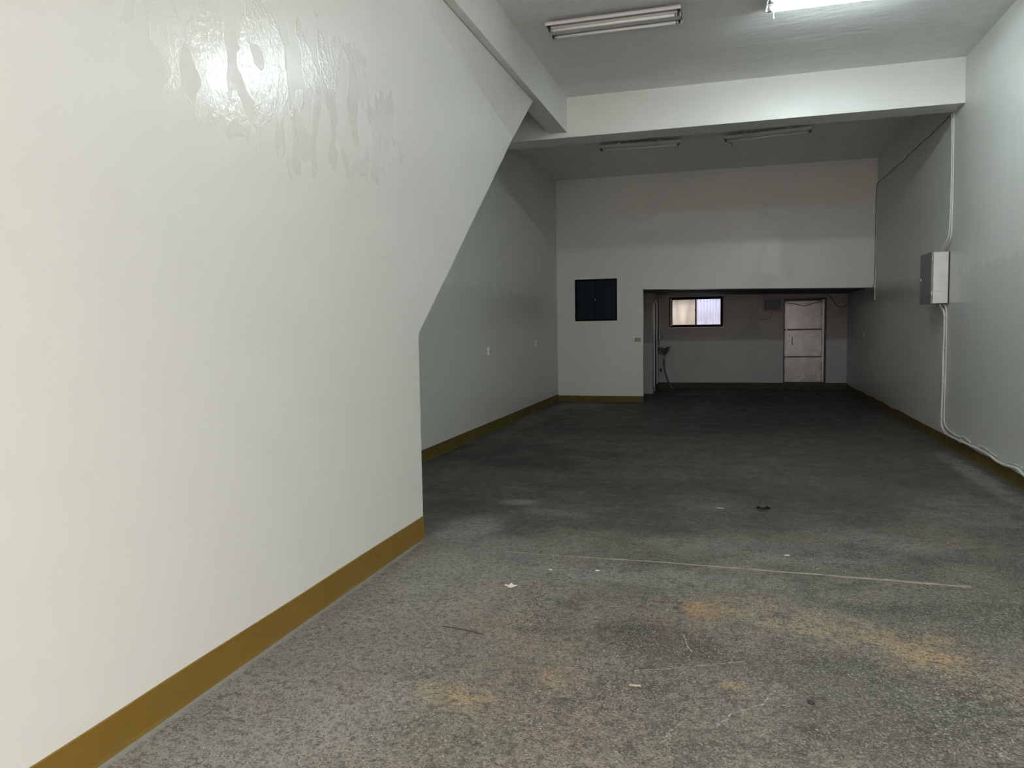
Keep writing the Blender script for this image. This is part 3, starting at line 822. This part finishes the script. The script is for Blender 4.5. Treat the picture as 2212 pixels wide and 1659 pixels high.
# ------------------------------------------------------------------ distribution box on the right wall
db = thing('distribution_box', (XR, 11.03, 1.815), 'grey steel electrical box mounted on the right wall between two runs of cable', 'electrical box')
boxo('body', M_boxm, (-0.180, 0.0, -0.29, 0.29, 0.0, 0.645), db, 0.003)
dr = boxo('door', M_boxd, (-0.205, -0.183, -0.30, 0.29, -0.004, 0.650), db, 0.003)
for z in (0.08, 0.52):
    tubeo('hinge', M_boxm, [(-0.198, -0.306, z), (-0.198, -0.306, z + 0.07)], 0.008, dr, sub=1)
boxo('lock', M_chrome, (-0.212, -0.204, 0.22, 0.25, 0.30, 0.34), dr, 0.002)
boxo('seam_strip', M_boxd, (-0.178, -0.075, -0.2915, -0.2895, 0.150, 0.154), db)
boxo('wall_flange', M_darkmetal, (-0.012, 0.0, -0.305, 0.30, 0.0, 0.645), db, 0.002)

CA = [(2.63, 10.71, 4.150), (2.636, 10.70, 4.06), (2.638, 10.68, 3.832), (2.638, 10.665, 3.531), (2.638, 10.66, 3.08), (2.638, 10.665, 2.934), (2.636, 10.68, 2.72), (2.628, 10.70, 2.63), (2.610, 10.80, 2.545), (2.60, 10.94, 2.475)]
tag(tubeo('cable', M_cable, CA, 0.013), 'white cable dropping from the cross beam to the electrical box, left of its pair', 'cable')
CA2 = [(2.645, 10.672, 4.150), (2.645, 10.66, 4.06), (2.645, 10.645, 3.80), (2.645, 10.63, 3.516), (2.645, 10.62, 3.08), (2.645, 10.625, 2.848), (2.645, 10.64, 2.66), (2.635, 10.70, 2.575), (2.62, 10.84, 2.495), (2.62, 10.86, 2.476)]
tag(tubeo('cable', M_cable, CA2, 0.012), 'white cable dropping from the cross beam to the electrical box, right of its pair', 'cable')
CB = [(2.60, 10.90, 1.807), (2.61, 10.88, 1.77), (2.636, 10.82, 1.68), (2.636, 10.80, 1.459), (2.636, 10.81, 1.228), (2.636, 10.80, 0.803), (2.636, 10.82, 0.588), (2.636, 10.825, 0.333), (2.634, 10.80, 0.25), (2.632, 10.696, 0.193), (2.632, 10.52, 0.169), (2.632, 10.222, 0.165), (2.632, 9.735, 0.175), (2.632, 9.295, 0.180), (2.632, 8.944, 0.176), (2.632, 8.708, 0.154), (2.632, 8.444, 0.155), (2.632, 8.159, 0.181), (2.632, 8.042, 0.171), (2.632, 7.9, 0.150), (2.632, 7.4, 0.16), (2.632, 6.8, 0.17)]
tag(tubeo('cable', M_cable, CB, 0.015, segs=10), 'thick white cable running down from the electrical box and along the skirting', 'cable')
CB2 = [(2.62, 10.84, 1.807), (2.640, 10.80, 1.77), (2.645, 10.752, 1.65), (2.645, 10.735, 1.231), (2.645, 10.74, 0.81), (2.645, 10.745, 0.501), (2.645, 10.735, 0.307), (2.645, 10.62, 0.240), (2.645, 10.377, 0.213), (2.645, 10.118, 0.199), (2.645, 9.877, 0.228), (2.645, 9.62, 0.200)]
tag(tubeo('cable', M_cable, CB2, 0.010), 'thinner white cable beside the thick one, below the electrical box', 'cable')
tag(tubeo('cable', M_cable, [(2.650, 9.42, 0.20), (2.640, 9.34, 0.222), (2.645, 9.20, 0.225), (2.648, 9.05, 0.214), (2.645, 8.915, 0.200), (2.650, 8.78, 0.187)], 0.006),
    'loose thin wire end above the thick cable, farther along the skirting', 'cable')
tag(tubeo('cable', M_cable, [(2.650, 8.40, 0.190), (2.645, 8.28, 0.200), (2.645, 8.15, 0.206), (2.648, 8.05, 0.208)], 0.006),
    'short loose wire end above the thick cable near the right picture edge', 'cable')
# saddle clips and tie straps
def ring_clip(name, c, axis, r0, mat, label, group, wid=0.010):
    bm = bmesh.new(); seg = 14
    rows = []
    for k in range(seg):
        a = 2 * math.pi * k / seg
        row = []
        for rr, t in ((r0, -wid), (r0 + 0.004, -wid), (r0 + 0.004, wid), (r0, wid)):
            ca, sa = rr * math.cos(a), rr * math.sin(a)
            row.append(bm.verts.new((ca, sa * 1.35, t) if axis == 'z' else (ca, t, sa * 1.15)))
        rows.append(row)
    for k in range(seg):
        A, B = rows[k], rows[(k + 1) % seg]
        for j in range(4):
            bm.faces.new((A[j], A[(j + 1) % 4], B[(j + 1) % 4], B[j]))
    o = link_mesh(name, bm, mat); o.location = c
    return tag(o, label, 'clip', group)
pl = ['just under the electrical box', 'second below the electrical box', 'third below the electrical box', 'lowest before the bend at the skirting']
for (y, z), s in zip(((10.78, 1.65), (10.775, 1.242), (10.775, 0.799), (10.785, 0.339)), pl):
    ring_clip('cable_clip', (2.640, y, z), 'z', 0.021, M_clip, 'white clip holding the two cables, ' + s, 'clips on the vertical cables', 0.008)
tl = ['at the bend under the electrical box', 'second from the bend', 'third from the bend', 'nearest the right picture edge']
for (y, z), s in zip(((10.58, 0.185), (9.963, 0.172), (9.315, 0.182), (8.061, 0.174)), tl):
    o = ring_clip('cable_tie', (2.632, y, z), 'y', 0.019, M_clip, 'white tie round the cable along the skirting, ' + s, 'ties on the skirting cable', 0.006)
    tubeo('tie_tail', M_clip, [(0.0, 0.0, 0.02), (0.002, -0.006, 0.035), (0.004, -0.02, 0.048 + 0.01 * random.random())], 0.003, o)

DG = [(2.645, 10.80, 4.165), (2.652, 11.171, 4.158), (2.652, 11.472, 4.160), (2.652, 11.858, 4.150), (2.652, 12.276, 4.164), (2.652, 12.647, 4.155), (2.652, 13.005, 4.164), (2.652, 13.469, 4.148), (2.652, 14.12, 4.166), (2.652, 14.785, 4.168), (2.652, 15.173, 4.176), (2.650, 15.60, 4.178), (2.645, 15.745, 4.14), (2.640, 15.752, 3.872), (2.638, 15.752, 3.164), (2.636, 15.752, 2.405), (2.618, 15.752, 2.28), (2.600, 15.75, 2.175), (2.595, 15.755, 2.06)]
tag(tubeo('thin_wire', M_cabdark, DG, 0.005, segs=6), 'thin dark wire high along the right wall, then down the corner by the opening', 'wire')
cl = ['closest to the cross beam', 'second from the beam', 'third from the beam', 'fourth from the beam', 'fifth from the beam']
for (y, z), s in zip(((10.86, 4.167), (11.50, 4.160), (12.27, 4.166), (13.02, 4.166), (14.2, 4.167)), cl):
    o = boxo('wire_clip', M_clip, (-0.013, 0.0, -0.022, 0.022, -0.010, 0.010), None, 0.003); o.location = (XR, y, z)
    tag(o, 'white clip on the wire high on the right wall, ' + s, 'clip', 'clips on the thin wire')
tag(tubeo('thin_wire', M_cable, [(2.640, 15.745, 2.26), (2.645, 15.745, 2.14), (2.645, 15.745, 2.0)], 0.012),
    'short frayed white cable end hanging at the right end of the lintel', 'cable')

# ------------------------------------------------------------------ fluorescent fixtures
def fixture(loc, label, lit, rz=0.0, tilt=0.0, L=1.33, drop=0.04, hw=0.175, tubes=(-0.095, 0.095)):
    """twin batten: reflector with turned lips, central ballast ridge, four lamp holders, two tubes; origin on the ceiling"""
    h = L / 2
    root = thing('ceiling_light', loc, label, 'ceiling light', rz, 'twin tube ceiling lights' if len(tubes) == 2 else 'single tube ceiling lights')
    root.rotation_euler = (0, tilt, rz)
    for s in (-1, 1):
        boxo('mounting_block', M_frame, (s * h * 0.5 - 0.03, s * h * 0.5 + 0.03, -0.03, 0.03, -drop, 0.0), root)
    d = -drop
    bm = bmesh.new()
    # cross-section in y,z: turned lip, flat wing, raised ridge, flat wing, lip
    sec = [(-hw, d - 0.030), (-hw, d), (hw, d), (hw, d - 0.030), (hw - 0.007, d - 0.030), (hw - 0.007, d - 0.006), (-hw + 0.007, d - 0.006), (-hw + 0.007, d - 0.030)]
    prism(bm, sec, 'x', -h, h)
    box(bm, -h, -h + 0.006, -hw + 0.007, hw - 0.007, d - 0.030, d - 0.004); box(bm, h - 0.006, h, -hw + 0.007, hw - 0.007, d - 0.030, d - 0.004)
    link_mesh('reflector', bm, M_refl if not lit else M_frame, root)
    bm = bmesh.new()
    for s in (-1, 1):
        box(bm, -h - 0.001, h + 0.001, min(s * (hw + 0.001), s * (hw - 0.012)), max(s * (hw + 0.001), s * (hw - 0.012)), d - 0.036, d - 0.012)
    link_mesh('lip', bm, M_frame, root)
    bm = bmesh.new()
    if len(tubes) == 1:
        prism(bm, [(-0.035, d - 0.005), (-0.025, d - 0.030), (0.025, d - 0.030), (0.035, d - 0.005)], 'x', -h + 0.012, h - 0.012)
    else:
        prism(bm, [(-0.050, d - 0.005), (-0.034, d - 0.058), (0.034, d - 0.058), (0.050, d - 0.005)], 'x', -h + 0.012, h - 0.012)
    link_mesh('ballast_cover', bm, M_frame, root)
    for ty in tubes:
        for sxx in (-1, 1):
            x0 = sxx * (h - 0.035)
            bm = bmesh.new(); box(bm, min(x0, x0 + sxx * 0.020), max(x0, x0 + sxx * 0.020), ty - 0.019, ty + 0.019, d - 0.074, d - 0.004, bev=0.003)
            hd = link_mesh('lamp_holder', bm, M_black, root)
            bm = bmesh.new(); tube(bm, [(x0 + sxx * 0.006, ty, d - 0.060), (x0 + sxx * 0.030, ty, d - 0.060)], 0.017, 12, 1)
            link_mesh('holder_cap', bm, M_frame, hd)
        bm = bmesh.new(); tube(bm, [(-h + 0.062, ty, d - 0.060), (h - 0.062, ty, d - 0.060)], 0.0155, 16, 1)
        tb = link_mesh('tube', bm, M_lit if lit else M_tube, root, smooth=True)
        for sxx in (-1, 1):
            bm = bmesh.new(); tube(bm, [(sxx * (h - 0.036), ty, d - 0.060), (sxx * (h - 0.064), ty, d - 0.060)], 0.0163, 16, 1)
            link_mesh('end_cap', bm, M_cap, tb, smooth=True)
    return root
LY = 7.775
fixture((-1.128, LY, ZC), 'unlit twin tube ceiling light before the cross beam, nearer the stair wall', False)
f2 = fixture((0.985, LY, ZC), 'lit twin tube ceiling light, glaring white, cut by the top of the picture', True)
tubeo('starter_tail', M_frame, [(-0.595, 0.10, -0.12), (-0.597, 0.105, -0.15), (-0.592, 0.10, -0.18)], 0.004, f2)
fixture((0.985, 2.62, ZC), 'added lit twin tube ceiling light above the camera, unseen, brightening the near wall', True)  # unseen lamp continuing the row, added to brighten the near wall
f3 = fixture((-1.462, 12.93, ZC2), 'unlit ceiling light behind the cross beam, on the left', False, rz=0.05, hw=0.11, tubes=(0.03,))
f4 = fixture((0.555, 12.88, ZC2), 'unlit ceiling light behind the cross beam, on the right', False, rz=-0.13, hw=0.10, tubes=(0.03,))
tubeo('loose_wire', M_cabdark, [(-0.60, 0.06, -0.10), (-0.58, 0.12, -0.115), (-0.55, 0.13, -0.14), (-0.56, 0.135, -0.18)], 0.005, f4)

# ------------------------------------------------------------------ litter on the floor
def scrap(name, pts, z0, th, mat, loc, label, cat, curl=0.004, rz=0.0, group=None):
    """thin irregular flake: fan of a jagged outline, slightly curled"""
    bm = bmesh.new()
    tp, bt = [], []
    for i, (x, y) in enumerate(pts):
        c = curl * abs(noise.noise(Vector((x * 40, y * 40, i))))
        tp.append(bm.verts.new((x, y, z0 + th + c * 2))); bt.append(bm.verts.new((x, y, z0 + c)))
    ct = bm.verts.new((0, 0, z0 + th)); cb = bm.verts.new((0, 0, z0))
    n = len(pts)
    for i in range(n):
        j = (i + 1) % n
        bm.faces.new((tp[i], tp[j], ct)); bm.faces.new((bt[j], bt[i], cb)); bm.faces.new((tp[i], bt[i], bt[j], tp[j]))
    o = link_mesh(name, bm, mat); o.location = loc; o.rotation_euler.z = rz
    return tag(o, label, cat, group)
scrap('paper_scrap', [(-0.040, 0.02), (-0.012, 0.012), (-0.005, 0.04), (0.02, 0.018), (0.042, 0.02), (0.03, -0.004), (0.012, -0.028), (-0.006, -0.03), (-0.016, -0.008), (-0.034, -0.004)], 0.0005, 0.0008, M_paper, (-1.30, 4.375, 0),
      'torn white paper scrap on the floor before the filler strip', 'paper scrap', 0.01)
scrap('paint_flake', [(-0.03, 0.008), (0.0, 0.014), (0.03, 0.002), (0.022, -0.012), (-0.012, -0.006)], 0.0005, 0.001, M_paper, (-0.071, 6.698, 0),
      'white flake lying left of the dead leaf', 'flake', 0.006)
scrap('paint_flake', [(-0.012, 0.006), (0.01, 0.012), (0.014, -0.004), (-0.006, -0.012)], 0.0005, 0.001, M_paper, (-1.13, 4.735, 0),
      'tiny white flake beyond the paper scrap', 'flake', 0.004)
scrap('paint_flake', [(-0.012, 0.006), (0.014, 0.008), (0.012, -0.006), (-0.010, -0.008)], 0.0005, 0.001, M_paper, (-0.828, 4.79, 0),
      'tiny white flake near the middle of the filler strip', 'flake', 0.004)
scrap('paint_flake', [(-0.02, 0.006), (0.01, 0.012), (0.022, -0.004), (-0.016, -0.010)], 0.0005, 0.001, M_paper, (0.387, 5.409, 0),
      'pale flake just beyond the right half of the filler strip', 'flake', 0.004)
bm = bmesh.new(); box(bm, -0.026, 0.026, -0.006, 0.006, 0.0, 0.006, bev=0.002)
o = link_mesh('wood_chip', bm, M_wood); o.location = (-0.397, 3.258, 0.0005); o.rotation_euler.z = 0.12
tag(o, 'pale splinter of wood on the bare concrete near the camera', 'wood chip')
bm = bmesh.new(); bmesh.ops.create_icosphere(bm, subdivisions=2, radius=0.012)
for vv in bm.verts:
    vv.co *= 1 + 0.25 * noise.noise(vv.co * 90); vv.co.z *= 0.6; vv.co.x *= 1.3
o = link_mesh('pebble', bm, M_pebble, smooth=True); o.location = (0.336, 3.282, 0.006)
tag(o, 'small black pebble on the near part of the floor', 'pebble')
tag(tubeo('twig', M_twig, [(-1.479, 3.678, 0.004), (-1.40, 3.670, 0.005), (-1.32, 3.655, 0.004), (-1.235, 3.631, 0.004)], 0.0025, segs=6),
    'thin dark twig on the floor between the stair wall and the tan stain', 'twig')
lf = thing('dead_leaf', (0.288, 6.69, 0), 'crumpled dead leaf, almost black, alone on the floor', 'leaf')
def leaf_bm():
    bm = bmesh.new(); nx, ny = 14, 8; g = []
    for i in range(nx + 1):
        t = i / nx; w = 0.030 * math.sin(math.pi * min(1, t * 0.96 + 0.04)) ** 0.7 * (1 + 0.35 * math.sin(t * 19))
        row = []
        for j in range(ny + 1):
            s = j / ny * 2 - 1
            z = 0.006 + 0.020 * abs(s) * (0.5 + 0.5 * math.sin(t * 9 + 1)) + 0.010 * (1 + noise.noise(Vector((t * 5, s * 3, 1))))
            row.append(bm.verts.new(((t - 0.5) * 0.115, s * w, max(z, 0.001))))
        g.append(row)
    for i in range(nx):
        for j in range(ny):
            bm.faces.new((g[i][j], g[i + 1][j], g[i + 1][j + 1], g[i][j + 1]))
    r = bmesh.ops.solidify(bm, geom=bm.faces[:], thickness=0.0012)
    return bm
link_mesh('blade', leaf_bm(), M_leaf, lf)
tubeo('stalk', M_leaf, [(-0.055, 0, 0.010), (-0.072, 0.006, 0.020), (-0.085, 0.004, 0.008)], 0.0018, lf, segs=6)
